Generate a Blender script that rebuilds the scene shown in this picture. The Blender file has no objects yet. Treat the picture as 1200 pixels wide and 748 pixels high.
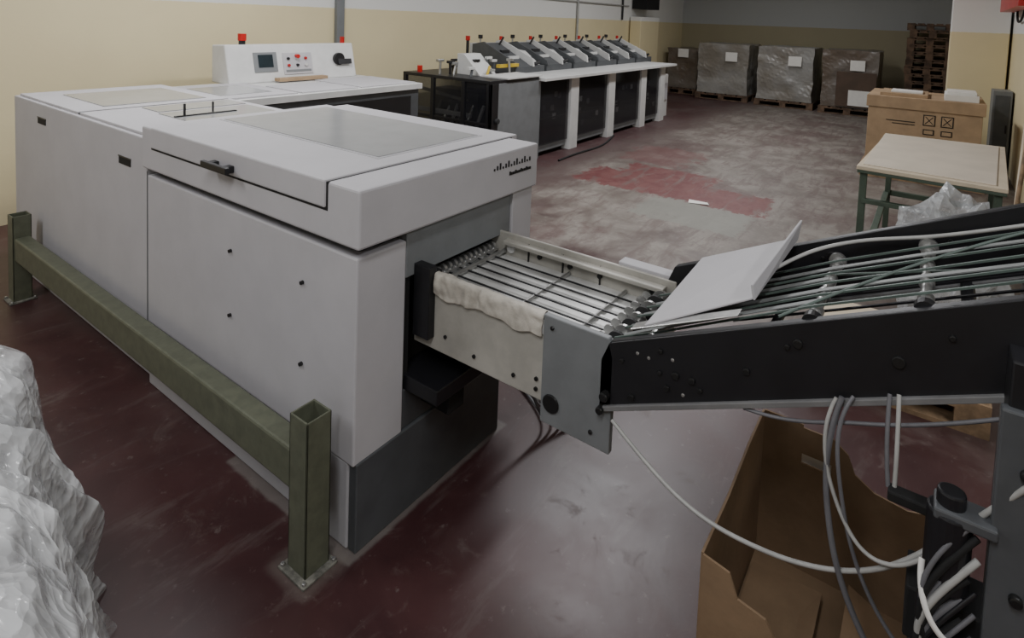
import bpy, math, random
from mathutils import Matrix, Vector, noise
random.seed(7)
D=bpy.data; C=bpy.context
# ------------------------------------------------------------ node helpers
def newmat(name):
    m=D.materials.new(name); m.use_nodes=True
    nt=m.node_tree
    return m,nt,nt.nodes['Principled BSDF']
def setin(b,k,v):
    if k in b.inputs: b.inputs[k].default_value=v
def rgb(c): return (c[0],c[1],c[2],1)
def noise_node(nt,scale,detail=4,rough=.5,vec=None,dist=0):
    n=nt.nodes.new('ShaderNodeTexNoise'); n.inputs['Scale'].default_value=scale
    n.inputs['Detail'].default_value=detail; n.inputs['Roughness'].default_value=rough
    n.inputs['Distortion'].default_value=dist
    if vec is not None: nt.links.new(vec,n.inputs['Vector'])
    return n.outputs['Fac']
def pos(nt):
    g=nt.nodes.new('ShaderNodeNewGeometry'); return g.outputs['Position']
def mth(nt,op,a,b=None,c=None,clamp=False):
    n=nt.nodes.new('ShaderNodeMath'); n.operation=op; n.use_clamp=clamp
    for i,v in enumerate((a,b,c)):
        if v is None: continue
        if isinstance(v,(int,float)): n.inputs[i].default_value=v
        else: nt.links.new(v,n.inputs[i])
    return n.outputs[0]
def smooth(nt,v,a,b):
    n=nt.nodes.new('ShaderNodeMapRange'); n.interpolation_type='SMOOTHSTEP'
    nt.links.new(v,n.inputs[0]); n.inputs[1].default_value=a; n.inputs[2].default_value=b
    return n.outputs[0]
def mixc(nt,f,a,b):
    n=nt.nodes.new('ShaderNodeMix'); n.data_type='RGBA'
    if isinstance(f,(int,float)): n.inputs[0].default_value=f
    else: nt.links.new(f,n.inputs[0])
    for i,v in ((6,a),(7,b)):
        if isinstance(v,tuple): n.inputs[i].default_value=rgb(v)
        else: nt.links.new(v,n.inputs[i])
    return n.outputs[2]
def bump(nt,b,h,strength=.2,dist=.01):
    n=nt.nodes.new('ShaderNodeBump'); n.inputs['Strength'].default_value=strength
    n.inputs['Distance'].default_value=dist
    nt.links.new(h,n.inputs['Height']); nt.links.new(n.outputs[0],b.inputs['Normal'])
def crumple(nt,p,scale):
    n=nt.nodes.new('ShaderNodeTexNoise'); n.inputs['Scale'].default_value=scale*.6; n.inputs['Detail'].default_value=2
    nt.links.new(p,n.inputs['Vector'])
    out=None
    for k,(sc,w) in enumerate(((scale,1.),(scale*2.3,.45),(scale*5,.2))):
        vm=nt.nodes.new('ShaderNodeVectorMath'); vm.operation='MULTIPLY_ADD'
        nt.links.new(n.outputs['Color'],vm.inputs[0]); vm.inputs[1].default_value=(.5/ scale*2,)*3; nt.links.new(p,vm.inputs[2])
        v=nt.nodes.new('ShaderNodeTexVoronoi'); v.inputs['Scale'].default_value=sc; nt.links.new(vm.outputs[0],v.inputs['Vector'])
        h=mth(nt,'MULTIPLY',v.outputs['Distance'],w)
        out=h if out is None else mth(nt,'ADD',out,h)
    return out
def simple(name,col,rough=.5,metal=0,var=.08,scale=12,bmp=0,bscale=200,spec=None):
    m,nt,b=newmat(name)
    p=pos(nt)
    f=noise_node(nt,scale,5,.6,p)
    c2=tuple(max(0,x*(1-var*2)) for x in col); c1=tuple(min(1,x*(1+var)) for x in col)
    f2=smooth(nt,f,.3,.7)
    nt.links.new(mixc(nt,f2,c2,c1),b.inputs['Base Color'])
    setin(b,'Roughness',rough); setin(b,'Metallic',metal)
    if spec is not None: setin(b,'Specular IOR Level',spec)
    if bmp: bump(nt,b,noise_node(nt,bscale,3,.5,p),bmp,.002)
    return m
LG=simple('paint_light_grey',(.455,.445,.46),.6,0,.02,6,.15,300,.3)
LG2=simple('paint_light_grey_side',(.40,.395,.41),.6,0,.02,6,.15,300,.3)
MG=simple('paint_mid_grey',(.17,.18,.185),.5,0,.05,8,.1)
DG=simple('paint_dark_grey',(.075,.08,.085),.45,0,.08,8)
BK=simple('black_paint',(.010,.010,.012),.42,0,.1,10)
BKM=simple('black_matte',(.005,.005,.005),.8)
WP=simple('paint_white',(.60,.60,.585),.45,0,.04,6)
GRN=simple('green_guard_paint',(.112,.120,.082),.5,0,.09,22,.15,60)
DUSTY=simple('dusty_plate',(.17,.165,.14),.8,0,.3,30,.3,80)
GTB=simple('green_table_paint',(.06,.085,.06),.55,0,.1,14)
ST=simple('brushed_steel',(.5,.5,.49),.35,.85,.1,20)
TRAY=simple('worn_cream_metal',(.43,.415,.37),.45,.1,.08,7,.1,80)
TRAYI=simple('tray_sheet_metal',(.60,.60,.58),.38,.15,.08,9)
RED=simple('red_plastic',(.5,.012,.010),.35)
YEL=simple('yellow_plastic',(.55,.38,.03),.4)
RUB=simple('black_rubber',(.02,.02,.02),.7)
CORD=simple('green_cord',(.085,.115,.10),.5)
BAND=simple('pale_band',(.20,.21,.205),.5)
WOOD=simple('pallet_wood',(.30,.20,.115),.75,0,.25,8,.3,60)
WOODD=simple('old_pallet_wood',(.13,.08,.05),.8,0,.3,8,.3,60)
PLY=simple('plywood_top',(.60,.51,.38),.55,0,.06,4)
BOARD=simple('grey_board',(.60,.53,.43),.6,0,.04,4)
CBL=simple('cable_grey',(.36,.36,.345),.45)
TRIM=simple('beam_trim_grey',(.17,.17,.17),.45)
CBD=simple('cable_dark',(.13,.13,.14),.45)
CLOTH=simple('grey_white_cloth',(.50,.47,.41),.9,0,.1,25,.4,250)
PAPER=simple('paper',(.72,.71,.67),.8,0,.02)
LAMPW=simple('fixture_white',(.7,.7,.7),.5)
BOLT=simple('bolt_dark',(.03,.03,.03),.35,.6)
WIN=simple('tinted_window_grey',(.31,.315,.315),.18,0,.04,5)
SCREEN=simple('screen_dark',(.02,.03,.035),.15)
def cardboard(name,col):
    m,nt,b=newmat(name); p=pos(nt)
    f=noise_node(nt,5,6,.6,p); w=noise_node(nt,45,3,.5,p)
    a=mixc(nt,smooth(nt,f,.3,.7),tuple(x*.75 for x in col),col)
    nt.links.new(mixc(nt,mth(nt,'MULTIPLY',w,.25),a,tuple(x*.6 for x in col)),b.inputs['Base Color'])
    setin(b,'Roughness',.8); bump(nt,b,w,.25,.003); return m
CARD=cardboard('cardboard',(.25,.165,.095)); CARDL=cardboard('cardboard_light',(.42,.29,.17)); CARDD=cardboard('cardboard_dark',(.10,.065,.045))

def film(name,col,alpha,scale,rough=.25,st=.8,dark=.75,avar=.25,dist=.02,col2=None):
    m,nt,b=newmat(name); p=pos(nt)
    h=crumple(nt,p,scale); bump(nt,b,h,st,dist)
    n1=noise_node(nt,scale*.5,4,.5,p)
    f=smooth(nt,n1,.35,.65)
    nt.links.new(mixc(nt,f,col2 or tuple(x*dark for x in col),col),b.inputs['Base Color'])
    setin(b,'Roughness',rough); 
    if avar or alpha<1:
        cr=smooth(nt,h,.35,1.1)
        al=mth(nt,'ADD',mth(nt,'MULTIPLY',cr,avar),alpha-avar/2,clamp=True)
        nt.links.new(al,b.inputs['Alpha'])
    return m
FILM=film('plastic_film',(.78,.795,.80),.46,7,.12,1.0,.8,.55,.03)
WRAP=film('stretch_wrap_grey',(.28,.275,.26),1.0,3,.3,.5,.7,0,.03,(.20,.18,.15))
WRAPD=film('stretch_wrap_dark',(.17,.15,.13),1.0,3,.3,.5,.7,0,.03,(.12,.09,.065))
BAG=film('clear_bag',(.6,.62,.63),.5,8,.18,.8,.8,.4)

def glass(name,a=.35):
    m,nt,b=newmat(name); p=pos(nt)
    f=noise_node(nt,3,2,.5,p)
    nt.links.new(mixc(nt,f,(.01,.01,.012),(.03,.03,.035)),b.inputs['Base Color'])
    setin(b,'Roughness',.08); setin(b,'Alpha',a); return m
GL=glass('guard_glass',.5)

def wallmat(name,low,up,zb=1.69):
    m,nt,b=newmat(name); p=pos(nt)
    s=nt.nodes.new('ShaderNodeSeparateXYZ'); nt.links.new(p,s.inputs[0])
    n1=noise_node(nt,1.3,6,.6,p); n2=noise_node(nt,30,4,.6,p)
    z=mth(nt,'ADD',s.outputs[2],mth(nt,'MULTIPLY',mth(nt,'SUBTRACT',n2,.5),.015))
    f=smooth(nt,z,zb-.004,zb+.004)
    lo=mixc(nt,smooth(nt,n1,.3,.75),tuple(x*.94 for x in low),low)
    dirt=smooth(nt,mth(nt,'ADD',s.outputs[2],mth(nt,'MULTIPLY',n1,.5)),.55,.2)
    lo=mixc(nt,mth(nt,'MULTIPLY',dirt,.3),lo,(.25,.22,.17))
    c=mixc(nt,f,lo,up)
    nt.links.new(c,b.inputs['Base Color']); setin(b,'Roughness',.7)
    bump(nt,b,n2,.2,.004); return m
WALL=wallmat('wall_cream_white',(.74,.645,.40),(.74,.74,.71))
WALLB=wallmat('wall_cream_white_dimmed',(.34,.30,.19),(.38,.39,.38))  # same cream and white scheme, far-end dimness put into the colour
CEIL=simple('ceiling_paint',(.45,.45,.44),.8,0,.05,2)

# floor
FL,nt,b=newmat('floor_painted_concrete')
p=pos(nt); s=nt.nodes.new('ShaderNodeSeparateXYZ'); nt.links.new(p,s.inputs[0]); X,Y=s.outputs[0],s.outputs[1]
nA=noise_node(nt,.9,8,.6,p,.4); nB=noise_node(nt,2.4,7,.6,p,.6); nC=noise_node(nt,22,6,.65,p); nD=noise_node(nt,7,7,.7,p,.8)
# streak noise, stretched along the aisle
mp=nt.nodes.new('ShaderNodeMapping'); mp.inputs['Scale'].default_value=(.7,3.2,1); mp.inputs['Rotation'].default_value=(0,0,.35); nt.links.new(p,mp.inputs['Vector'])
nS=noise_node(nt,2.2,8,.7,mp.outputs[0],.5)
maroon=mixc(nt,smooth(nt,nB,.3,.7),(.042,.016,.017),(.064,.026,.026))
smear=mth(nt,'MULTIPLY',smooth(nt,nA,.44,.70),.5)
maroon=mixc(nt,smear,maroon,(.105,.080,.074))
maroon=mixc(nt,mth(nt,'MULTIPLY',smooth(nt,nS,.54,.68),.28),maroon,(.15,.125,.115))
dust=mth(nt,'MULTIPLY',smooth(nt,nD,.55,.75),.28)
maroon=mixc(nt,dust,maroon,(.20,.17,.15))
speck=mth(nt,'MULTIPLY',smooth(nt,nC,.60,.72),.28)
maroon=mixc(nt,speck,maroon,(.25,.22,.2))
worn=mixc(nt,smooth(nt,nB,.3,.7),(.125,.104,.088),(.225,.203,.178))
worn=mixc(nt,mth(nt,'MULTIPLY',smooth(nt,nS,.48,.6),.6),worn,(.10,.068,.06))
worn=mixc(nt,mth(nt,'MULTIPLY',smooth(nt,nD,.48,.66),.35),worn,(.095,.06,.054))
worn=mixc(nt,mth(nt,'MULTIPLY',smooth(nt,nA,.55,.62),.55),worn,(.085,.046,.042))
worn=mixc(nt,mth(nt,'MULTIPLY',smooth(nt,nC,.5,.75),.25),worn,(.34,.32,.29))
stain=mth(nt,'MULTIPLY',smooth(nt,mth(nt,'ADD',Y,mth(nt,'MULTIPLY',nA,1.6)),3.3,4.3),.65)
worn=mixc(nt,stain,worn,(.070,.042,.039))
wx=mth(nt,'ADD',X,mth(nt,'MULTIPLY',mth(nt,'SUBTRACT',nA,.5),4.0))
wx=mth(nt,'ADD',wx,mth(nt,'MULTIPLY',mth(nt,'SUBTRACT',nB,.5),1.6))
mw=smooth(nt,wx,3.0,4.4)
my=smooth(nt,mth(nt,'ADD',Y,mth(nt,'MULTIPLY',nB,.8)),4.1,3.5)
c=mixc(nt,mth(nt,'MULTIPLY',mw,my),maroon,worn)
def boxmask(x0,x1,y0,y1,e=.02,w=.3,src=None):
    src=src or nD
    dx=mth(nt,'ADD',X,mth(nt,'MULTIPLY',mth(nt,'SUBTRACT',src,.5),w)); dy=mth(nt,'ADD',Y,mth(nt,'MULTIPLY',mth(nt,'SUBTRACT',src,.5),w))
    a=smooth(nt,dx,x0-e,x0+e); b_=smooth(nt,dx,x1+e,x1-e); c_=smooth(nt,dy,y0-e,y0+e); d_=smooth(nt,dy,y1+e,y1-e)
    return mth(nt,'MULTIPLY',mth(nt,'MULTIPLY',a,b_),mth(nt,'MULTIPLY',c_,d_))
red=mixc(nt,smooth(nt,nD,.35,.7),(.115,.030,.030),(.155,.060,.054))
wearr=mth(nt,'SUBTRACT',1.0,mth(nt,'MULTIPLY',smooth(nt,nS,.50,.62),.75))
c=mixc(nt,mth(nt,'MULTIPLY',boxmask(4.75,5.4,1.2,2.1),.75),c,(.19,.19,.165))
c=mixc(nt,mth(nt,'MULTIPLY',boxmask(5.4,6.05,1.15,3.05,.02,.45),wearr),c,red)
c=mixc(nt,mth(nt,'MULTIPLY',boxmask(6.0,6.5,1.8,2.8,.03,.6),wearr),c,red)
c=mixc(nt,mth(nt,'MULTIPLY',boxmask(6.6,7.6,2.3,3.1,.05,.9),.5),c,red)
c=mixc(nt,mth(nt,'MULTIPLY',boxmask(1.10,1.9,1.318,2.0,.008,.03),.45),c,(.24,.23,.21))
c=mixc(nt,mth(nt,'MULTIPLY',boxmask(.955,1.12,1.33,1.51,.02,.06),.25),c,(.24,.22,.19))
nt.links.new(c,b.inputs['Base Color'])
r=mth(nt,'ADD',mth(nt,'MULTIPLY',nB,.25),.26); r=mth(nt,'ADD',r,mth(nt,'MULTIPLY',mw,.18)); r=mth(nt,'ADD',r,mth(nt,'MULTIPLY',dust,.5))
nt.links.new(r,b.inputs['Roughness']); bump(nt,b,nB,.1,.01)

# ------------------------------------------------------------ builders
def empty(name,loc):
    e=D.objects.new(name,None); e.location=loc; e.empty_display_size=.1; C.collection.objects.link(e); return e
class B:
    def __init__(s,name,parent=None,bevel=0,smooth=False):
        s.n=name;s.p=parent;s.bv=bevel;s.v=[];s.f=[];s.fm=[];s.mats=[];s.sm=smooth
    def mi(s,m):
        if m not in s.mats: s.mats.append(m)
        return s.mats.index(m)
    def mesh(s,vs,fs,m):
        o=len(s.v); i=s.mi(m); s.v+= [tuple(v) for v in vs]
        for f in fs: s.f.append([o+k for k in f]); s.fm.append(i)
        return s
    def box(s,x0,x1,y0,y1,z0,z1,m):
        if x0>x1:x0,x1=x1,x0
        if y0>y1:y0,y1=y1,y0
        if z0>z1:z0,z1=z1,z0
        vs=[(x0,y0,z0),(x1,y0,z0),(x1,y1,z0),(x0,y1,z0),(x0,y0,z1),(x1,y0,z1),(x1,y1,z1),(x0,y1,z1)]
        return s.hexa(vs,m)
    def hexa(s,vs,m):
        return s.mesh(vs,[(0,3,2,1),(4,5,6,7),(0,1,5,4),(1,2,6,5),(2,3,7,6),(3,0,4,7)],m)
    def quadslab(s,q,off,m):
        off=Vector(off); q=[Vector(a) for a in q]
        return s.hexa(q+[a+off for a in q],m)
    def prism(s,poly,axis,a0,a1,m):
        def mk(pt,a):
            if axis=='x': return (a,pt[0],pt[1])
            if axis=='y': return (pt[0],a,pt[1])
            return (pt[0],pt[1],a)
        n=len(poly); vs=[mk(q,a0) for q in poly]+[mk(q,a1) for q in poly]
        fs=[tuple(range(n-1,-1,-1)),tuple(range(n,2*n))]+[(i,(i+1)%n,n+(i+1)%n,n+i) for i in range(n)]
        return s.mesh(vs,fs,m)
    def cyl(s,p,q,r,m,n=14,r2=None):
        p=Vector(p);q=Vector(q);d=(q-p).normalized(); r2=r if r2 is None else r2
        u=d.orthogonal().normalized(); w=d.cross(u)
        vs=[];
        for c_,rr in ((p,r),(q,r2)):
            for i in range(n):
                a=2*math.pi*i/n; vs.append(c_+u*math.cos(a)*rr+w*math.sin(a)*rr)
        fs=[tuple(range(n-1,-1,-1)),tuple(range(n,2*n))]+[(i,(i+1)%n,n+(i+1)%n,n+i) for i in range(n)]
        return s.mesh(vs,fs,m)
    def done(s):
        me=D.meshes.new(s.n); me.from_pydata(s.v,[],s.f)
        for m in s.mats: me.materials.append(m)
        for p_,i in zip(me.polygons,s.fm): p_.material_index=i; p_.use_smooth=s.sm
        me.update()
        import bmesh
        bm=bmesh.new(); bm.from_mesh(me); bmesh.ops.recalc_face_normals(bm,faces=bm.faces); bm.to_mesh(me); bm.free()
        o=D.objects.new(s.n,me); C.collection.objects.link(o)
        if s.p:
            o.parent=s.p; o.matrix_parent_inverse=Matrix.Translation(-Vector(s.p.location))
        if s.bv:
            md=o.modifiers.new('bevel','BEVEL'); md.width=s.bv; md.segments=2; md.limit_method='ANGLE'
            md.angle_limit=math.radians(40)
        return o
def tube(name,pts,r,m,parent=None):
    cu=D.curves.new(name,'CURVE'); cu.dimensions='3D'; cu.bevel_depth=r; cu.bevel_resolution=3
    sp=cu.splines.new('NURBS'); sp.points.add(len(pts)-1)
    for q,a in zip(sp.points,pts): q.co=(a[0],a[1],a[2],1)
    sp.use_endpoint_u=True; sp.order_u=4 if len(pts)>3 else len(pts)
    cu.materials.append(m); o=D.objects.new(name,cu); C.collection.objects.link(o)
    if parent:
        o.parent=parent; o.matrix_parent_inverse=Matrix.Translation(-Vector(parent.location))
    return o

# ------------------------------------------------------------ room shell
YW=5.45; XB=15.2; YR=-.78; XR=6.7; ZC=3.4
def shell(name,x0,x1,y0,y1,z0,z1,m): return B(name).box(x0,x1,y0,y1,z0,z1,m).done()
shell('floor',-4,XB+.2,-4,YW+.2,-.1,0,FL)
shell('ceiling',-4,XB+.2,-4,YW+.2,ZC,ZC+.1,CEIL)
shell('wall_left',-4,XB,YW,YW+.2,0,ZC,WALL)
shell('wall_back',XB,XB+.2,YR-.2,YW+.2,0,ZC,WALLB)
shell('wall_right',XR,XB,YR-.2,YR,0,ZC,WALL)
shell('wall_return',XR,XR+.2,-4,YR-.2,0,ZC,WALL)
shell('wall_near',-4.2,-4,-4,YW+.2,0,ZC,WALL)
shell('wall_side',-4,XR,-4.2,-4,0,ZC,WALL)
B('pillar',None,.01).box(10,10.5,YR+.03,-.13,0,ZC,WALL).done()
B('pilaster',None,.01).box(11.9,12.9,YW-.28,YW-.03,0,1.78,WALL).done()

# ------------------------------------------------------------ trimmer
E=empty('trimming_machine',(1.5,2.5,0))
t=B('body',E,.006)
t.box(1.13,1.95,2.70,4.45,.16,1.08,LG)
t.box(1.13,1.33,1.34,2.70,.28,.925,LG)
t.box(1.33,2.02,1.42,2.70,.28,.94,DG)
t.box(1.135,1.9,1.37,2.70,0,.279,LG2)
t.box(1.16,1.9,2.70,4.40,0,.159,LG2)
t.done()
t=B('front_plinth',E,.004)
t.box(1.14,1.86,1.335,1.37,0,.285,DG)
t.box(1.33,1.86,1.345,1.42,.285,.42,DG)
t.box(1.34,1.86,1.20,1.40,.42,.47,BK)
t.box(1.42,1.5,1.22,1.40,.34,.42,BKM)
t.done()
t=B('front_surround',E,.003)
t.box(1.33,1.90,1.34,1.42,.80,.975,MG)
t.box(1.90,2.035,1.33,1.42,.30,1.0,LG)
t.box(1.331,1.36,1.35,1.42,.42,.8,BKM)
t.box(1.36,1.90,1.40,1.42,.42,.8,BKM)
t.done()
t=B('cover',E,.008)
t.box(1.108,2.04,1.31,2.70,.962,1.14,LG)
t.box(1.17,2.02,1.38,2.69,.92,.963,BKM)
t.done()
t=B('lid_gap',E).box(1.1065,2.05,1.452,2.608,1.052,1.1405,BKM); t.done()
t=B('lid',E,.006)
t.box(1.100,2.10,1.46,2.60,1.06,1.146,LG)
t.done()
t=B('lid_window',E,.002).box(1.40,1.95,1.56,2.58,1.1475,1.1495,WIN)
t.box(1.385,1.965,1.545,2.595,1.1455,1.1475,LG2)
t.done()
t=B('lid_handle',E,.003)
t.box(1.071,1.101,2.06,2.09,1.075,1.10,BK); t.box(1.071,1.101,1.96,1.99,1.075,1.10,BK); t.box(1.056,1.073,1.94,2.11,1.078,1.102,BK); t.done()
t=B('emblem',E)
for i in range(14):
    x=1.74+i*.018; h=.008+.008*((i*7)%3)
    t.box(x,x+.007,1.307,1.311,1.078,1.078+h,BOLT)
for i in range(12): t.box(1.84+i*.0125,1.849+i*.0125,1.307,1.311,1.043,1.053+.004*(i%3==0),BOLT)
t.done()
t=B('rear_lids',E,.004)
t.box(1.15,1.94,2.72,3.50,1.08,1.092,LG); t.box(1.15,1.94,3.53,4.42,1.08,1.092,LG)
t.box(1.40,1.88,2.80,3.22,1.092,1.096,WIN); t.box(1.30,1.85,3.62,4.22,1.092,1.096,WIN)
t.box(1.42,1.9,3.26,3.46,1.092,1.096,WIN)
t.cyl((1.45,3.05,1.09),(1.45,3.05,1.16),.006,BK); t.cyl((1.62,3.1,1.09),(1.62,3.1,1.15),.005,BK)
t.box(1.40,1.72,3.04,3.056,1.096,1.102,BK)
t.box(1.15,1.94,3.503,3.527,1.08,1.084,BKM)
t.done()
t=B('side_fittings',E)
for y,z in ((3.98,.985),(2.92,.945)):
    t.box(1.127,1.131,y-.06,y+.06,z-.016,z+.016,BKM); t.box(1.1255,1.128,y-.065,y+.065,z+.016,z+.021,BOLT)
for y,z in ((2.03,.77),(2.03,.53),(1.60,.78),(1.60,.51)):
    t.cyl((1.120,y,z),(1.131,y,z),.0065,BOLT,10)
t.box(1.128,1.1305,2.698,2.702,.17,.94,MG)
t.done()

# ------------------------------------------------------------ delivery tray + inclined conveyor
E=empty('delivery_conveyor',(1.6,.3,0))
t=B('tray_frame',E,.003)
t.box(1.395,1.407,.80,1.36,.56,.815,TRAY)
t.box(1.835,1.847,.63,1.38,.60,.82,TRAY)
t.box(1.80,1.835,.66,1.30,.785,.80,TRAY)
t.box(1.847,1.90,.64,.84,.76,.83,LG)
t.box(1.407,1.835,.66,1.38,.728,.734,TRAYI)
t.box(1.407,1.835,1.20,1.24,.56,.715,BKM)
t.box(1.365,1.40,1.27,1.34,.60,.84,BK)
t.box(1.407,1.46,1.30,1.40,.62,.80,BKM)
t.done()
t=B('tray_rods',E)
for i,x in enumerate((1.45,1.50,1.545,1.60,1.65,1.705,1.76)):
    t.box(x-.0024,x+.0024,.66,1.40,.745,.750,BK)
for x in (1.475,1.63,1.73): t.box(x-.006,x+.006,.66,1.40,.737,.741,TRAYI)
for y in (1.35,1.31,1.38): t.cyl((1.42,y,.75),(1.83,y,.75),.009,ST)
for k in range(14): t.cyl((1.44+k*.028,1.36,.76),(1.452+k*.028,1.36,.76),.018,ST,12)
t.cyl((1.39,.665,.765),(1.85,.665,.765),.008,ST)
for k in range(9): t.cyl((1.43+k*.046,.665,.765),(1.440+k*.046,.665,.765),.030,RUB if k%2 else ST,20)
for k in range(9): t.cyl((1.45+k*.046,.72,.752),(1.456+k*.046,.72,.752),.018,ST,16)
for y in (.80,1.02): t.cyl((1.41,y,.742),(1.83,y,.742),.006,ST)
t.done()
t=B('tray_fittings',E)
for y in (1.28,1.15,1.02,.9): t.cyl((1.826,y,.765),(1.836,y,.765),.018 if y>1.2 else .009,WP if y>1.2 else BOLT,16)
t.cyl((1.826,.70,.78),(1.836,.70,.78),.018,BOLT)
for y,z in ((1.22,.62),(1.10,.60),(.95,.60),(.87,.62),(.87,.59)): t.cyl((1.39,y,z),(1.397,y,z),.006,BOLT,10)
for y in (1.2,1.05,.9): t.box(1.828,1.836,y-.002,y+.002,.73,.80,BOLT)
t.box(1.39,1.397,.85,.868,.76,.80,WP)
t.box(1.86,1.90,.9,1.0,.70,.76,BK)
t.done()
t=B('corner_bracket',E,.003)
t.prism([(.84,.83),(.64,.83),(.625,.78),(.625,.52),(.84,.52)],'x',1.372,1.392,MG)
t.cyl((1.366,.805,.585),(1.373,.805,.585),.026,BOLT,20)
t.cyl((1.366,.81,.80),(1.373,.81,.80),.006,BOLT); t.cyl((1.366,.68,.56),(1.373,.68,.56),.006,BOLT)
t.cyl((1.35,.64,.68),(1.39,.64,.68),.012,BOLT); t.cyl((1.35,.65,.64),(1.39,.65,.64),.01,BOLT)
t.done()
SL=.46
def zt(y): return 1.113-SL*y
yA,yE=.64,-.75
for nm,x0,up in (('side_beam_near',1.372,0),('side_beam_far',1.84,.05)):
    t=B(nm,E,.003)
    h=.178
    Z=lambda y:zt(y)+up
    t.prism([(yA,Z(yA)),(yE,Z(yE)),(yE,Z(yE)-h),(yA+.02,Z(yA)-h),(yA+.02,Z(yA)-.05)],'x',x0,x0+.012,BK)
    t.prism([(yA,Z(yA)),(yE,Z(yE)),(yE,Z(yE)-.004),(yA,Z(yA)-.004)],'x',x0,x0+.03,BK)
    t.prism([(yA+.02,Z(yA)-h+.002),(yE,Z(yE)-h+.002),(yE,Z(yE)-h-.012),(yA+.02,Z(yA)-h-.012)],'x',x0-.010,x0+.03,TRIM)
    for y,dz,r in ((.60,.05,.006),(.50,.035,.006),(.50,.09,.006),(.46,.10,.009),(.42,.115,.008),(.57,.15,.009),(.30,.10,.008),(.22,.05,.006),(.20,.045,.010),(.02,.10,.012),(-.06,.06,.006),(.48,.13,.007),(.40,.14,.006)):
        t.cyl((x0-.006,y,Z(y)-dz),(x0+.002,y,Z(y)-dz),r,BOLT,12)
    for y,dz in ((.53,.05),(.47,.06),(.56,.035),(.44,.15)):
        t.cyl((x0-.002,y,Z(y)-dz),(x0+.002,y,Z(y)-dz),.0045,ST,10)
    t.done()
t=B('rollers',E)
for y,dz in ((.55,-.03),(.18,-.012),(-.016,-.012),(-.35,-.012)):
    t.cyl((1.375,y,zt(y)+dz),(1.85,y,zt(y)+dz),.010,ST,16)
    for k in range(4):
        x=1.44+k*.11; t.cyl((x,y,zt(y)+dz),(x+.03,y,zt(y)+dz),.015,ST,20)
    t.cyl((1.395,y,zt(y)+dz),(1.42,y,zt(y)+dz),.02,BK,20)
t.cyl((1.375,.3,zt(.3)-.11),(1.85,.3,zt(.3)-.11),.012,BK); t.cyl((1.375,-.1,zt(-.1)-.13),(1.85,-.1,zt(-.1)-.13),.015,BK)
for y in (.18,-.016):
    t.cyl((1.80,y,zt(y)-.005),(1.815,y,zt(y)-.005),.021,ST,24)
t.done()
t=B('belts',E)
def strap(x,w,pts,m,th=.003):
    for (a,za),(b_,zb) in zip(pts,pts[1:]):
        t.quadslab([(x-w,a,za),(x+w,a,za),(x+w,b_,zb),(x-w,b_,zb)],(0,0,th),m)
for x,w,m in ((1.45,.003,CORD),(1.52,.003,CORD),(1.60,.003,CORD),(1.67,.003,CORD),(1.77,.003,CORD)):
    strap(x,w,[(.66,.79),(.55,zt(.55)-.018),(.18,zt(.18)+.004),(-.016,zt(-.016)+.004),(-.35,zt(-.35)+.004),(-.7,zt(-.7))],m,.005)
for x in (1.49,1.56,1.64,1.72):
    strap(x,.010,[(.66,.78),(.55,zt(.55)-.02),(.18,zt(.18)+.002)],BAND)
for x in (1.56,1.72): strap(x,.009,[(.18,zt(.18)+.002),(-.016,zt(-.016)+.003),(-.7,zt(-.7)-.01)],BAND)
for x in (1.49,1.64,1.74): strap(x,.004,[(.40,zt(.4)-.08),(-.7,zt(-.7)-.09)],BK,.005)
t.done()
tube('loose_cord',[(1.42,.25,1.0),(1.55,.1,1.08),(1.75,-.1,1.17),(1.82,-.3,1.25)],.0035,CORD,E)
tube('loose_cord',[(1.80,.45,.88),(1.70,.2,1.03),(1.62,-.05,1.12),(1.42,-.45,1.32)],.0035,CORD,E)
# pale belt that lifts over the first rollers
tube('raised_band',[(1.62,.36,.97),(1.72,.28,1.04),(1.80,.17,1.085),(1.81,.05,1.12),(1.81,-.1,1.165),(1.81,-.5,1.35)],.005,CBL,E)
t=B('cover_plate',E,.002)
q=[(1.42,.565,.868),(1.50,.325,.985),(1.845,.293,1.045),(1.845,.556,.915)]
t.quadslab(q,(0,0,.006),LG)
q2=[(1.50,.325,.985),(1.845,.293,1.045),(1.845,.285,1.105),(1.50,.332,1.022)]
t.quadslab(q2,(0,-.006,0),LG)
t.quadslab([(1.41,.60,.85),(1.43,.34,.965),(1.47,.34,.967),(1.45,.60,.852)],(0,0,.004),ST)
t.done()
t=B('support_column',E,.004)
t.box(1.30,1.42,-.32,-.14,0,1.10,BK)
t.box(1.28,1.44,-.34,-.11,0,.02,BK)
t.box(1.285,1.31,-.22,-.13,.10,1.02,DG)
t.box(1.70,1.84,-.34,-.2,0,1.08,BK)
t.cyl((1.30,-.075,.66),(1.30,-.075,.80),.035,BK,20); t.cyl((1.30,-.075,.80),(1.30,-.075,.835),.022,BK,20)
t.box(1.27,1.33,-.14,-.05,.79,.81,DG)
t.box(1.30,1.40,-.15,-.02,.52,.62,BKM); t.box(1.31,1.4,-.15,-.03,.40,.50,BK)
t.cyl((1.272,-.17,.92),(1.286,-.17,.92),.010,BOLT,16); t.cyl((1.272,-.17,.70),(1.286,-.17,.70),.010,BOLT,16)
t.box(1.30,1.33,-.06,.02,.765,.785,BKM)
t.done()
tube('cable',[(1.37,.62,.62),(1.36,.55,.58),(1.35,.42,.50),(1.35,.27,.495),(1.34,.15,.52),(1.33,.03,.585),(1.32,-.06,.70),(1.30,-.13,.83),(1.27,-.2,.95)],.005,CBL,E)
tube('cable',[(1.36,.11,.90),(1.34,.135,.80),(1.33,.12,.65),(1.33,.08,.5),(1.33,0,.38),(1.33,-.08,.3)],.006,CBD,E)
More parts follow.
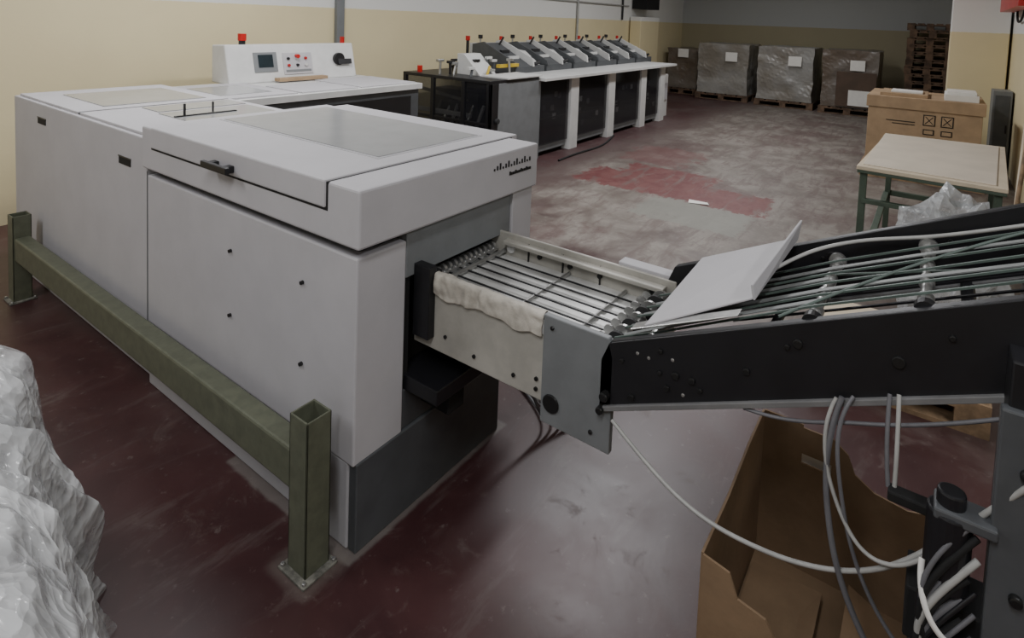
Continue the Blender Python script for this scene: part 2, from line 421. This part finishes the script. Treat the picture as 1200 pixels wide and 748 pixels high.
tube('cable',[(1.36,.09,.91),(1.33,.12,.86),(1.33,.10,.72),(1.33,.06,.55),(1.33,-.03,.44),(1.33,-.12,.40)],.004,CBD,E)
tube('cable',[(1.36,.12,.895),(1.34,.15,.82),(1.33,.10,.66),(1.32,.03,.60),(1.31,-.04,.66),(1.30,-.08,.75)],.004,CBL,E)
tube('cable',[(1.36,.03,.94),(1.33,.03,.85),(1.32,.02,.78)],.004,CBD,E)
tube('cable',[(1.36,.015,.945),(1.33,.01,.86),(1.32,.01,.78)],.004,CBL,E)
tube('cable',[(1.37,.30,.79),(1.36,.2,.80),(1.36,.1,.86),(1.36,0,.88),(1.36,-.15,.97)],.004,CBD,E)
for k in range(16):
    a=random.uniform(-.04,.035); 
    tube('cable',[(1.28,-.10+a*.5,.80-k*.02),(1.26,-.04+a,.74-k*.02),(1.25,-.03-a,.62-k*.02),(1.27,-.07+a,.50),(1.29,-.10+a,.35-k*.01)],.004+.002*(k%2),(CBD,BKM,BK,CBL,CBD,BKM,BK,CBD)[k%8],E)
tube('cable',[(1.28,-.04,.70),(1.24,-.035,.65),(1.24,-.06,.60),(1.26,-.10,.58)],.005,PAPER,E)
tube('air_hose',[(1.20,-.02,.42),(1.18,-.04,.55),(1.2,-.08,.58),(1.22,-.12,.52),(1.24,-.13,.3)],.010,CBL,E)
# cloth draped over the near plate
vs=[];fs=[];NU,NV=60,24
for i in range(NU):
    u=i/(NU-1); y=1.27-u*.42
    low=.055+.02*math.sin(u*7+1)+.035*math.sin(u*3.1)+.02*noise.noise(Vector((u*6,3,0)))
    for j in range(NV):
        v=j/(NV-1)*2-1
        n=noise.noise(Vector((u*7,v*1.2,1.3)))*.009+noise.noise(Vector((u*20,v*2.5,7)))*.005
        if v<0:
            x=1.401+.012*min(1,-v*4)-v*.01+n*.6; z=.820-(.05)*max(0,-v-.15)+n*.3
        else:
            x=1.401-.012*min(1,v*4)-abs(n)*1.2-.003; z=.820-low*max(0,v-.12)+n*.25
        vs.append((x,y+n*.6,z))
for i in range(NU-1):
    for j in range(NV-1):
        a=i*NV+j; fs.append((a,a+1,a+NV+1,a+NV))
t=B('draped_cloth',E,0,True).mesh(vs,fs,CLOTH).done()
md=t.modifiers.new('sol','SOLIDIFY'); md.thickness=.003
t.modifiers.new('sub','SUBSURF').levels=1

E2=empty('cable_bundle',(1.95,1.3,0))
for k in range(5):
    tube('cable',[(1.9,1.30,.35),(1.93+.02*k,1.22,.15),(1.95+.03*k,1.15-.02*k,.012),(2.05+.03*k,1.25-.04*k,.012),(2.15,1.45,.012)],.006,(CBD,CBL,BKM)[k%3],E2)

# ------------------------------------------------------------ green guard rail
E=empty('guard_rail',(1.04,2.7,0))
def post(y):
    t=B('post',E,.002); w=.042; x=1.035; th=.006; h=.478
    t.box(x-w,x+w,y-w,y-w+th,0.008,h,GRN);t.box(x-w,x+w,y+w-th,y+w,0.008,h,GRN)
    t.box(x-w,x-w+th,y-w,y+w,0.008,h,GRN);t.box(x+w-th,x+w,y-w,y+w,0.008,h,GRN)
    t.box(x-w+.003,x+w-.003,y-w+.003,y+w-.003,.01,h-.08,BKM)
    t.box(x-.062,x+.058,y-.062,y+.062,0,.008,DUSTY)
    for a,b_ in ((-.052,-.052),(-.052,.052),(.05,-.052)): t.cyl((x+a,y+b_,.008),(x+a,y+b_,.016),.007,ST,6)
    t.done()
post(1.418); post(4.02)
t=B('rail',E,.008).box(1.0,1.07,1.46,3.98,.235,.36,GRN); t.done()

# ------------------------------------------------------------ console machine behind
E=empty('stitching_machine',(3.0,4.4,0))
t=B('cabinet',E,.008)
t.box(2.12,4.0,3.93,4.85,0,.96,DG)
t.box(2.08,4.02,3.90,4.88,.96,1.01,WP)
t.box(2.10,2.72,3.95,4.75,1.01,1.022,LG); t.box(2.76,3.30,3.95,4.45,1.01,1.02,LG); t.box(3.34,3.98,3.95,4.6,1.01,1.02,LG)
t.box(2.2,2.6,4.1,4.6,1.022,1.025,WIN)
t.box(2.3,3.9,3.925,3.932,.55,.90,BK)
t.done()
t=B('control_console',E,.01)
t.prism([(4.72,1.01),(5.0,1.01),(5.0,1.33),(4.80,1.34)],'x',2.60,3.92,WP)
t.done()
t=B('console_controls',E)
def cf(x,z,d=.004):
    y=4.72+(z-1.01)/(.33)*.08; return (x,y-d,z)
def cbox(x0,x1,z0,z1,m,d=.006):
    a=cf(x0,z0,d);b1=cf(x1,z0,d);c1=cf(x1,z1,d);d1=cf(x0,z1,d)
    t.quadslab([a,b1,c1,d1],(0,.008,0),m)
cbox(2.84,3.06,1.10,1.27,MG); cbox(2.88,3.02,1.14,1.25,SCREEN,.008); cbox(3.12,3.42,1.07,1.26,LG)
cbox(3.14,3.40,1.09,1.11,MG,.008)
for k in range(6):
    x=3.17+(k%3)*.09; z=1.15+(k//3)*.06; a=cf(x,z,.02); t.cyl(a,(a[0],a[1]+.02,a[2]),.013,(RED,BK,WP,BK,WP,RED)[k],12)
a=cf(3.26,1.23,.04); t.cyl(a,(a[0],a[1]+.04,a[2]),.018,RED,16)
a=cf(3.72,1.19,.03); t.cyl(a,(a[0],a[1]+.03,a[2]),.06,BK,20); cbox(3.70,3.86,1.14,1.19,BK,.03)
t.cyl((2.80,4.88,1.33),(2.80,4.88,1.40),.028,BK,16); t.cyl((2.80,4.88,1.37),(2.80,4.88,1.43),.035,RED,16)
t.cyl((3.86,4.88,1.33),(3.86,4.88,1.40),.022,RED,16)
t.box(3.0,3.5,4.62,4.70,1.022,1.05,CARDL)
t.done()

# ------------------------------------------------------------ caged unit + gatherer line
E=empty('gathering_line',(7.4,4.2,0))
t=B('caged_unit',E,.004)
x0,x1,y0,y1=4.87,5.80,3.75,5.04
t.box(x0,x1,y0,y1,.95,.985,BK)
t.box(x0,x1,y0,y1,0,.12,BK)
for y in (y0,4.10,4.55,y1-.05): t.box(x0,x0+.04,y,y+.05,.1,.95,BK)
t.box(x0+.01,x0+.03,y0,y1,.5,.53,BK)
t.box(x0+.05,x0+.08,y0+.3,y1-.1,.55,.6,WP)
t.box(x0+.3,x0+.6,y0+.4,y1-.2,.1,.8,DG)
for k in range(7): t.cyl((x0+.1,y0+.35+k*.12,.2+.08*(k%3)),(x0+.35,y0+.35+k*.12,.65+.05*(k%2)),.02,(WP,ST,MG)[k%3])
t.cyl((x0+.12,y0+.4,.72),(x0+.12,y1-.2,.80),.02,ST); t.cyl((x0+.12,y0+.3,.3),(x0+.12,y1-.2,.42),.02,WP)
t.box(x0+.15,x1,y0,y0+.02,.12,.95,MG); t.box(x0,x0+.15,y0,y0+.02,.12,.95,BK)
t.box(x0+.04,x1-.04,y0+.02,y0+.06,.12,.95,BKM)
t.cyl((x0+.12,y0-.03,.55),(x0+.12,y0,.55),.03,RUB)
t.done()
t=B('cage_glass',E).box(x0+.012,x0+.018,y0+.05,y1-.05,.12,.95,GL); t.done()
t=B('unit_top_parts',E,.003)
t.box(5.15,5.82,3.72,4.1,.985,1.005,WP)
t.prism([(4.15,.985),(4.5,.985),(4.5,1.22),(4.4,1.22)],'x',5.2,5.5,WP)
for k in range(12):
    x=4.95+random.random()*.8; y=4.1+random.random()*.7; h=.06+.14*random.random()
    t.cyl((x,y,.98),(x+random.uniform(-.05,.05),y,.98+h),.015,(BK,ST,DG)[k%3]); t.box(x-.05,x+.05,y-.02,y+.02,.98+h-.02,.98+h+.01,(BK,ST,WP)[k%3])
t.box(5.55,5.95,4.15,4.20,1.06,1.10,YEL); t.cyl((5.25,4.1,.99),(5.30,4.1,1.10),.015,YEL)
t.cyl((5.0,4.9,.98),(5.0,4.9,1.06),.03,RED); t.cyl((5.95,4.98,.93),(5.95,4.98,1.34),.02,BK); t.cyl((5.95,4.98,1.34),(5.95,4.98,1.4),.03,RED)
t.done()
t=B('line_base',E,.004)
t.box(5.80,9.75,3.86,4.85,.02,.93,DG)
t.box(5.80,10.05,3.66,4.2,.93,.965,WP)
t.box(5.81,5.86,3.76,3.86,.0,.93,MG)
for x in (6.55,7.62,8.75,9.55):
    t.box(x,x+.2,3.74,3.86,0,.93,WP)
WB=((5.88,6.53),(6.77,7.60),(7.84,8.73),(8.97,9.53))
for xa,xb in WB:
    t.box(xa,xb,3.79,3.86,.06,.14,MG); t.box(xa,xb,3.80,3.86,.14,.90,BKM)
    t.box(xa+.03,xb-.03,3.79,3.80,.44,.46,BK)
    for k in range(5):
        u=xa+.1+random.random()*(xb-xa-.2); z=.2+random.random()*.5
        t.box(u-.04,u+.04,3.796,3.80,z,z+.07,(WP,MG,ST,DG)[k%4])
t.box(9.85,10.30,3.9,4.4,0,.75,WP); t.box(9.95,10.25,3.88,3.9,.3,.6,LG)
t.done()
t=B('line_glass',E)
for xa,xb in WB: t.box(xa,xb,3.765,3.771,.14,.92,GL)
t.done()
for i in range(6):
    x=5.95+i*.72
    t=B('feeder_station',E,.004)
    t.box(x,x+.66,4.2,4.95,.93,1.05,DG)
    t.prism([(4.22,1.05),(4.27,1.05),(4.78,1.29),(4.74,1.32)],'x',x+.05,x+.36,DG)
    t.prism([(4.18,1.04),(4.20,1.10),(4.72,1.335),(4.90,1.30),(4.90,1.04)],'x',x,x+.035,DG)
    t.prism([(4.18,1.04),(4.20,1.14),(4.70,1.36),(4.80,1.34),(4.84,1.04)],'x',x+.37,x+.395,WP)
    t.prism([(4.26,1.05),(4.80,1.05),(4.80,1.25),(4.50,1.22)],'x',x+.40,x+.64,WP)
    t.box(x+.44,x+.60,4.35,4.37,1.10,1.15,DG)
    t.prism([(4.20,1.10),(4.24,1.12),(4.70,1.335),(4.70,1.30)],'x',x+.396,x+.42,BK)
    t.box(x+.08,x+.30,4.36,4.39,1.13,1.17,WP); t.box(x+.10,x+.28,4.5,4.53,1.19,1.24,BK)
    t.box(x+.02,x+.64,4.9,4.96,1.05,1.31,WP)
    t.cyl((x+.1,4.85,1.28),(x+.1,4.85,1.38),.012,ST); t.cyl((x+.1,4.85,1.37),(x+.1,4.85,1.42),.03,BK)
    t.cyl((x+.3,4.7,1.28),(x+.34,4.65,1.40),.013,BK); t.cyl((x+.55,4.85,1.25),(x+.55,4.85,1.34),.018,BK); t.cyl((x+.55,4.85,1.34),(x+.55,4.85,1.40),.024,RED)
    t.cyl((x+.45,4.24,1.06),(x+.60,4.24,1.09),.022,BK)
    t.done()
tube('floor_cable',[(5.9,3.5,.012),(6.4,3.55,.012),(6.9,3.45,.012),(7.4,3.6,.012),(7.8,3.72,.012)],.012,BKM,E)

# wall fittings
B('cable_trunking',None,.003).box(4.20,4.30,YW-.05,YW,.9,ZC,MG).done()
t=B('wall_bracket',None,.003).box(12.0,12.7,YW-.35,YW-.02,1.95,2.3,BKM); t.done()
t=B('wall_pipe'); t.cyl((5.6,YW-.03,2.0),(11.8,YW-.03,2.0),.015,CBL); t.cyl((11.5,YW-.03,1.7),(11.5,YW-.03,ZC),.02,BK); t.cyl((9.6,YW-.03,1.3),(9.6,YW-.03,ZC),.02,CBL); t.done()
t=B('fire_hose_cabinet',None,.004).box(7.6,9.7,YR+.03,YR+.17,1.955,2.6,RED); t.done()
tube('wall_cable',[(9.5,YR+.02,2.2),(9.4,YR+.03,1.85),(9.0,YR+.03,1.78),(8.6,YR+.03,1.9),(8.4,YR+.03,2.1)],.012,BKM)
t=B('electrical_cabinet',None,.006).box(9.1,9.5,YR+.02,YR+.2,0,1.0,MG); t.box(9.09,9.1,YR+.04,YR+.18,.1,.95,DG); t.box(9.08,9.09,YR+.05,YR+.07,.5,.6,BK); t.done()

# ------------------------------------------------------------ pallets
def pallet(t,x0,x1,y0,y1,z,m,h=.14):
    n=5
    for i in range(n):
        w=(y1-y0)/n; t.box(x0,x1,y0+i*w+.02*(i>0),y0+(i+1)*w-.02*(i<n-1),z+h-.022,z+h,m)
    for a in (0,.5,1):
        xx=x0+(x1-x0-.1)*a
        t.box(xx,xx+.1,y0,y1,z+h-.044,z+h-.022,m)
        t.box(xx,xx+.1,y0,y1,z,z+.02,m)
        for c_ in (0,.5,1):
            yy=y0+(y1-y0-.12)*c_; t.box(xx,xx+.1,yy,yy+.12,z+.02,z+h-.044,m)
import bmesh
def wrapped(x,y0,y1,h,m,notch=False):
    E=empty('wrapped_pallet_load',(x+.5,(y0+y1)/2,0))
    t=B('pallet',E); pallet(t,x,x+1.1,y0,y1,0,WOODD); t.done()
    bm=bmesh.new(); bmesh.ops.create_cube(bm,size=1); bmesh.ops.subdivide_edges(bm,edges=bm.edges,cuts=18,use_grid_fill=True)
    for v in bm.verts:
        c=v.co.copy(); k=noise.noise(Vector((c.x*3+y0,c.y*2.5,c.z*5+x)))*.025+abs(noise.noise(Vector((c.x*8,c.y*5+c.z*6,c.z*3+y0))))*.015
        pinch=.02*math.sin((c.z+.5)*math.pi)
        v.co=Vector((x+.55+c.x*(1.05-pinch)+k*(1 if c.x>0 else -1)*(abs(c.x)>.49), (y0+y1)/2+c.y*(y1-y0-.05-pinch)+k*(abs(c.y)>.49), .145+(c.z+.5)*(h-.145)+(k*(c.z>.49))))
    me=D.meshes.new('load'); bm.to_mesh(me); bm.free(); me.materials.append(m)
    o=D.objects.new('load',me); C.collection.objects.link(o); o.parent=E; o.matrix_parent_inverse=Matrix.Translation(-Vector(E.location))
    t=B('label',E); t.box(x-.035,x-.03,y0+.25,y0+.5,.88,1.08,PAPER)
    if notch: t.box(x-.06,x-.05,y0+.1,y0+.5,.2,.5,PAPER); t.box(x-.045,x-.02,y0+.05,y1-.3,.17,.85,CARDD)
    t.done()
wrapped(13.4,3.28,4.42,1.25,WRAP); wrapped(13.3,1.98,3.12,1.26,WRAP); wrapped(13.2,.85,1.87,1.26,WRAPD,True); wrapped(13.8,4.50,5.30,1.08,WRAPD)
E=empty('pallet_stack',(14.2,.12,0)); t=B('pallets',E)
for k in range(13): 
    j=random.uniform(-.03,.03); pallet(t,13.8+j,14.9+j,-.25+j,.48+j,k*.142,WOODD)
t.done()

# ------------------------------------------------------------ cardboard box on pallet (right)
E=empty('cardboard_box_on_pallet',(8.4,.07,0))
t=B('pallet',E); pallet(t,7.85,8.95,-.5,.64,0,WOOD); t.done()
t=B('box',E,.006)
t.box(7.92,8.88,-.44,.60,.14,.80,CARDL); t.box(7.90,8.90,-.46,.62,.80,.93,CARDL); t.done()
t=B('print_marks',E)
for y in (.02,-.14):
    t.box(7.914,7.918,y-.055,y+.055,.64,.76,BOLT); t.box(7.913,7.919,y-.045,y+.045,.65,.75,CARDL)
    for s_ in (-1,1): t.quadslab([(7.911,y-.04*s_,.66),(7.911,y-.03*s_,.66),(7.911,y+.04*s_,.74),(7.911,y+.03*s_,.74)],(.004,0,0),BOLT)
    t.box(7.914,7.918,y-.05,y+.05,.54,.60,BOLT); t.box(7.913,7.919,y-.04,y+.04,.55,.59,CARDL)
t.box(7.914,7.918,-.20,.40,.50,.505,BOLT); t.box(7.914,7.918,.15,.42,.66,.668,BOLT); t.box(7.914,7.918,.15,.36,.63,.638,BOLT)
t.done()
t=B('papers_on_box',E,.003)
t.box(8.0,8.6,.05,.5,.93,.965,CARDL); t.box(8.1,8.4,.1,.4,.965,.985,PAPER); t.box(8.0,8.5,-.4,-.1,.93,1.0,PAPER); t.box(8.05,8.45,-.38,-.12,1.0,1.03,PAPER)
t.done()

# ------------------------------------------------------------ work table
E=empty('work_table',(5.2,0,0))
t=B('table_top',E,.003)
cs=[(4.36,.37),(5.95,.30),(5.98,-.48),(4.32,-.38)]
t.prism(cs,'z',.765,.79,PLY); t.prism([(x*.999+.005,y*.99) for x,y in cs],'z',.745,.764,GTB)
t.prism([(4.42,.34),(5.90,.31),(5.92,-.44),(4.37,-.33)],'z',.79,.797,BOARD)
t.done()
t=B('table_frame',E,.003)
for x,y in ((4.40,.33),(5.88,.26),(5.9,-.42),(4.37,-.34)): t.box(x-.02,x+.02,y-.02,y+.02,0,.745,GTB)
t.box(4.38,4.42,-.34,.33,.28,.32,GTB); t.box(5.87,5.91,-.42,.26,.28,.32,GTB); t.box(4.4,5.88,.25,.29,.28,.31,GTB); t.box(4.4,5.88,-.4,-.36,.28,.31,GTB)
t.box(4.37,4.41,-.34,.33,.55,.58,GTB)
t.done()
t=B('wooden_poles')
t.cyl((6.15,-.58,.0),(7.15,-.76,1.28),.016,WOOD); t.cyl((6.3,-.60,0),(7.6,-.755,1.05),.014,PLY); t.done()

def blob(name,c,sz,m,amp,seed,sub=5):
    bm=bmesh.new(); bmesh.ops.create_icosphere(bm,subdivisions=sub,radius=1)
    for v in bm.verts:
        d=v.co.normalized(); k=1+amp*noise.noise(d*2.2+Vector((seed,0,0)))+amp*.7*abs(noise.noise(d*4+Vector((0,seed,0))))+amp*.25*noise.noise(d*9)
        v.co=Vector((c[0]+d.x*sz[0]*k,c[1]+d.y*sz[1]*k,max(.004,c[2]+d.z*sz[2]*k)))
    me=D.meshes.new(name); bm.to_mesh(me); bm.free(); me.materials.append(m)
    for p_ in me.polygons: p_.use_smooth=False
    o=D.objects.new(name,me); C.collection.objects.link(o); return o
blob('plastic_bag',(4.0,-.13,.37),(.19,.24,.37),BAG,.4,3,4)
E=empty('board_pallet',(3.4,.05,0))
t=B('pallet',E); pallet(t,3.05,3.7,-.28,.42,0,WOOD)
t.box(3.08,3.68,-.25,.40,.14,.165,PLY); t.done()

# ------------------------------------------------------------ open cardboard box (near right)
E=empty('open_cardboard_box',(1.65,.12,0))
t=B('box_walls',E)
xa,xb,ya,yb,h=1.34,1.93,-.09,.36,.44; th=.006
def wallpoly(pts,off,m): 
    n=len(pts); vs=[Vector(p_) for p_ in pts]; vs+= [v+Vector(off) for v in vs]
    fs=[tuple(range(n-1,-1,-1)),tuple(range(n,2*n))]+[(i,(i+1)%n,n+(i+1)%n,n+i) for i in range(n)]
    t.mesh(vs,fs,m)
hy0,hy1,hz0,hz1=.17,.25,.34,.37
t.box(xb,xb+th,hy1,yb,0,.46,CARD)
t.box(xb,xb+th,hy0,hy1,0,hz0,CARD); t.box(xb,xb+th,hy0,hy1,hz1,.45,CARD)
wallpoly([(xb,hy0,0),(xb,ya,0),(xb,ya,.35),(xb,-.02,.33),(xb,.06,.34),(xb,.11,.37),(xb,.13,.42),(xb,hy0,.45)],(th,0,0),CARD)
t.box(xb+.03,xb+.034,hy0-.02,hy1+.02,hz0-.03,hz1+.03,PAPER)
wallpoly([(xa,yb,0),(xb,yb,0),(xb,yb,.46),(1.75,yb,.455),(1.55,yb,.43),(xa,yb,.43)],(0,th,0),CARD)
wallpoly([(xa,ya,0),(xb,ya,0),(xb,ya,.35),(1.75,ya,.36),(1.55,ya,.33),(xa,ya,.30)],(0,-th,0),CARD)
wallpoly([(xa,ya,0),(xa,yb,0),(xa,yb,.43),(xa,.30,.42),(xa,.28,.37),(xa,.22,.36),(xa,.20,.33),(xa,.05,.32),(xa,ya,.30)],(-th,0,0),CARD)
t.box(xa,xb,ya,yb,0,.006,CARD)
wallpoly([(1.40,ya+.02,.03),(1.85,ya+.02,.02),(1.85,.1,.10),(1.42,.1,.12)],(0,0,.005),CARD)
wallpoly([(1.38,yb-.01,.02),(1.85,yb-.01,.02),(1.82,.16,.06),(1.42,.16,.08)],(0,0,.005),CARD)
t.done()

# ------------------------------------------------------------ plastic film pile (left)
E=empty('plastic_film_pile',(0,1.6,0))
prof=[(-.7,.86),(-.3,.88),(.0,.87),(.16,.86),(.26,.83),(.315,.76),(.35,.62),(.39,.42),(.43,.22),(.46,.08),(.49,.004)]
def pf(s_):
    s_=s_*(len(prof)-1); i=min(int(s_),len(prof)-2); f=s_-i
    a,b_=prof[i],prof[i+1]; return a[0]+(b_[0]-a[0])*f,a[1]+(b_[1]-a[1])*f
def film_sheet(name,off,seed,NX=130,NY=200):
    vs=[];fs=[]
    for i in range(NX):
        s_=i/(NX-1); px,pz=pf(s_)
        for j in range(NY):
            y=.75+1.55*j/(NY-1)
            ex=-.05*max(0,1.15-y)/.3 if y<1.15 else min(.13,(y-1.15)*.19)
            side=max(0,min(1,(px-.12)/.2)); side=side*side*(3-2*side)
            endf=max(0,min(1,(2.3-y)/.12))**.5*max(0,min(1,(y-.75)/.1))**.5
            q=Vector((px*1.5,y*4.2+pz*.9*math.sin(seed+2.1),pz*.9+seed))
            w=Vector((noise.noise(q*.8),noise.noise(q*.8+Vector((5,0,0))),0))*.5
            f1=noise.noise(q+w); f2=noise.noise((q+w)*2.3+Vector((seed,3,0))); f3=noise.noise((q+w)*5.0+Vector((1,seed,0)))
            fold=(1-abs(f1)*2.2)*.035+(1-abs(f2)*2.2)*.018+(1-abs(f3)*2.2)*.007
            bulge=.07*math.exp(-((y-1.62)/.10)**2)*math.exp(-((pz-.42)/.13)**2)
            x=px+ex*side+(fold-.02)*side+bulge*side+off*side
            z=pz*endf+(fold-.02)*(1-side)*endf*1.3+off*(1-side)+(fold-.03)*side*.2*(pz>.05)
            if pz>.05: z=max(.01,z)
            vs.append((x,y,max(.003,z)))
    for i in range(NX-1):
        for j in range(NY-1):
            a=i*NY+j; fs.append((a,a+NY,a+NY+1,a+1))
    B(name,E,0,True).mesh(vs,fs,FILM).done()
film_sheet('film_outer',0,0)
film_sheet('film_inner',-.035,4.3)
t=B('wrapped_stack',E,.02).box(-.65,.22,.85,2.1,0,.74,LG2); t.done()

t=B('paper_scrap').mesh([(5.38,1.78,.004),(5.46,1.80,.012),(5.50,1.64,.004),(5.42,1.60,.01)],[(0,1,2,3)],PAPER).done()

# ------------------------------------------------------------ lamps
def lamp(x,y,power,col=(.98,.98,1.0),L=1.5,along='x'):
    E=empty('ceiling_lamp',(x,y,ZC)); w=.3
    t=B('housing',E,.004)
    if along=='x': t.box(x-L/2,x+L/2,y-w/2,y+w/2,ZC-.09,ZC-.02,LAMPW)
    else: t.box(x-w/2,x+w/2,y-L/2,y+L/2,ZC-.09,ZC-.02,LAMPW)
    t.done()
    l=D.lights.new('tube_light','AREA'); l.shape='RECTANGLE'; l.size=L if along=='x' else w; l.size_y=w if along=='x' else L
    l.energy=power; l.color=col
    o=D.objects.new('tube_light',l); o.location=(x,y,ZC-.10); C.collection.objects.link(o)
    o.parent=E; o.matrix_parent_inverse=Matrix.Translation(-Vector(E.location))
lamp(-.8,.2,64); lamp(1.2,-1.8,54); lamp(-1.2,3.4,62); lamp(5.0,2.3,96,L=2.4); lamp(2.2,3.6,72); lamp(8.8,2.4,76); lamp(11.6,2.5,26)
w=D.worlds.new('world'); C.scene.world=w; w.use_nodes=True
w.node_tree.nodes['Background'].inputs[0].default_value=(.6,.65,.7,1); w.node_tree.nodes['Background'].inputs[1].default_value=.2

# ------------------------------------------------------------ camera
Xc=Vector((500,26,-694.9)).normalized(); Yc=Vector((-970,81,-694.9)); Yc=(Yc-Xc*Yc.dot(Xc)).normalized(); Zc=Xc.cross(Yc)
cam=D.cameras.new('camera'); co=D.objects.new('camera',cam); C.collection.objects.link(co)
co.matrix_world=Matrix.Translation((0,0,1.65))@Matrix((Xc,Yc,Zc)).to_4x4()
cam.sensor_width=36; cam.lens=694.9/1200*36; cam.shift_y=-308/1200; cam.clip_start=.02
C.scene.camera=co
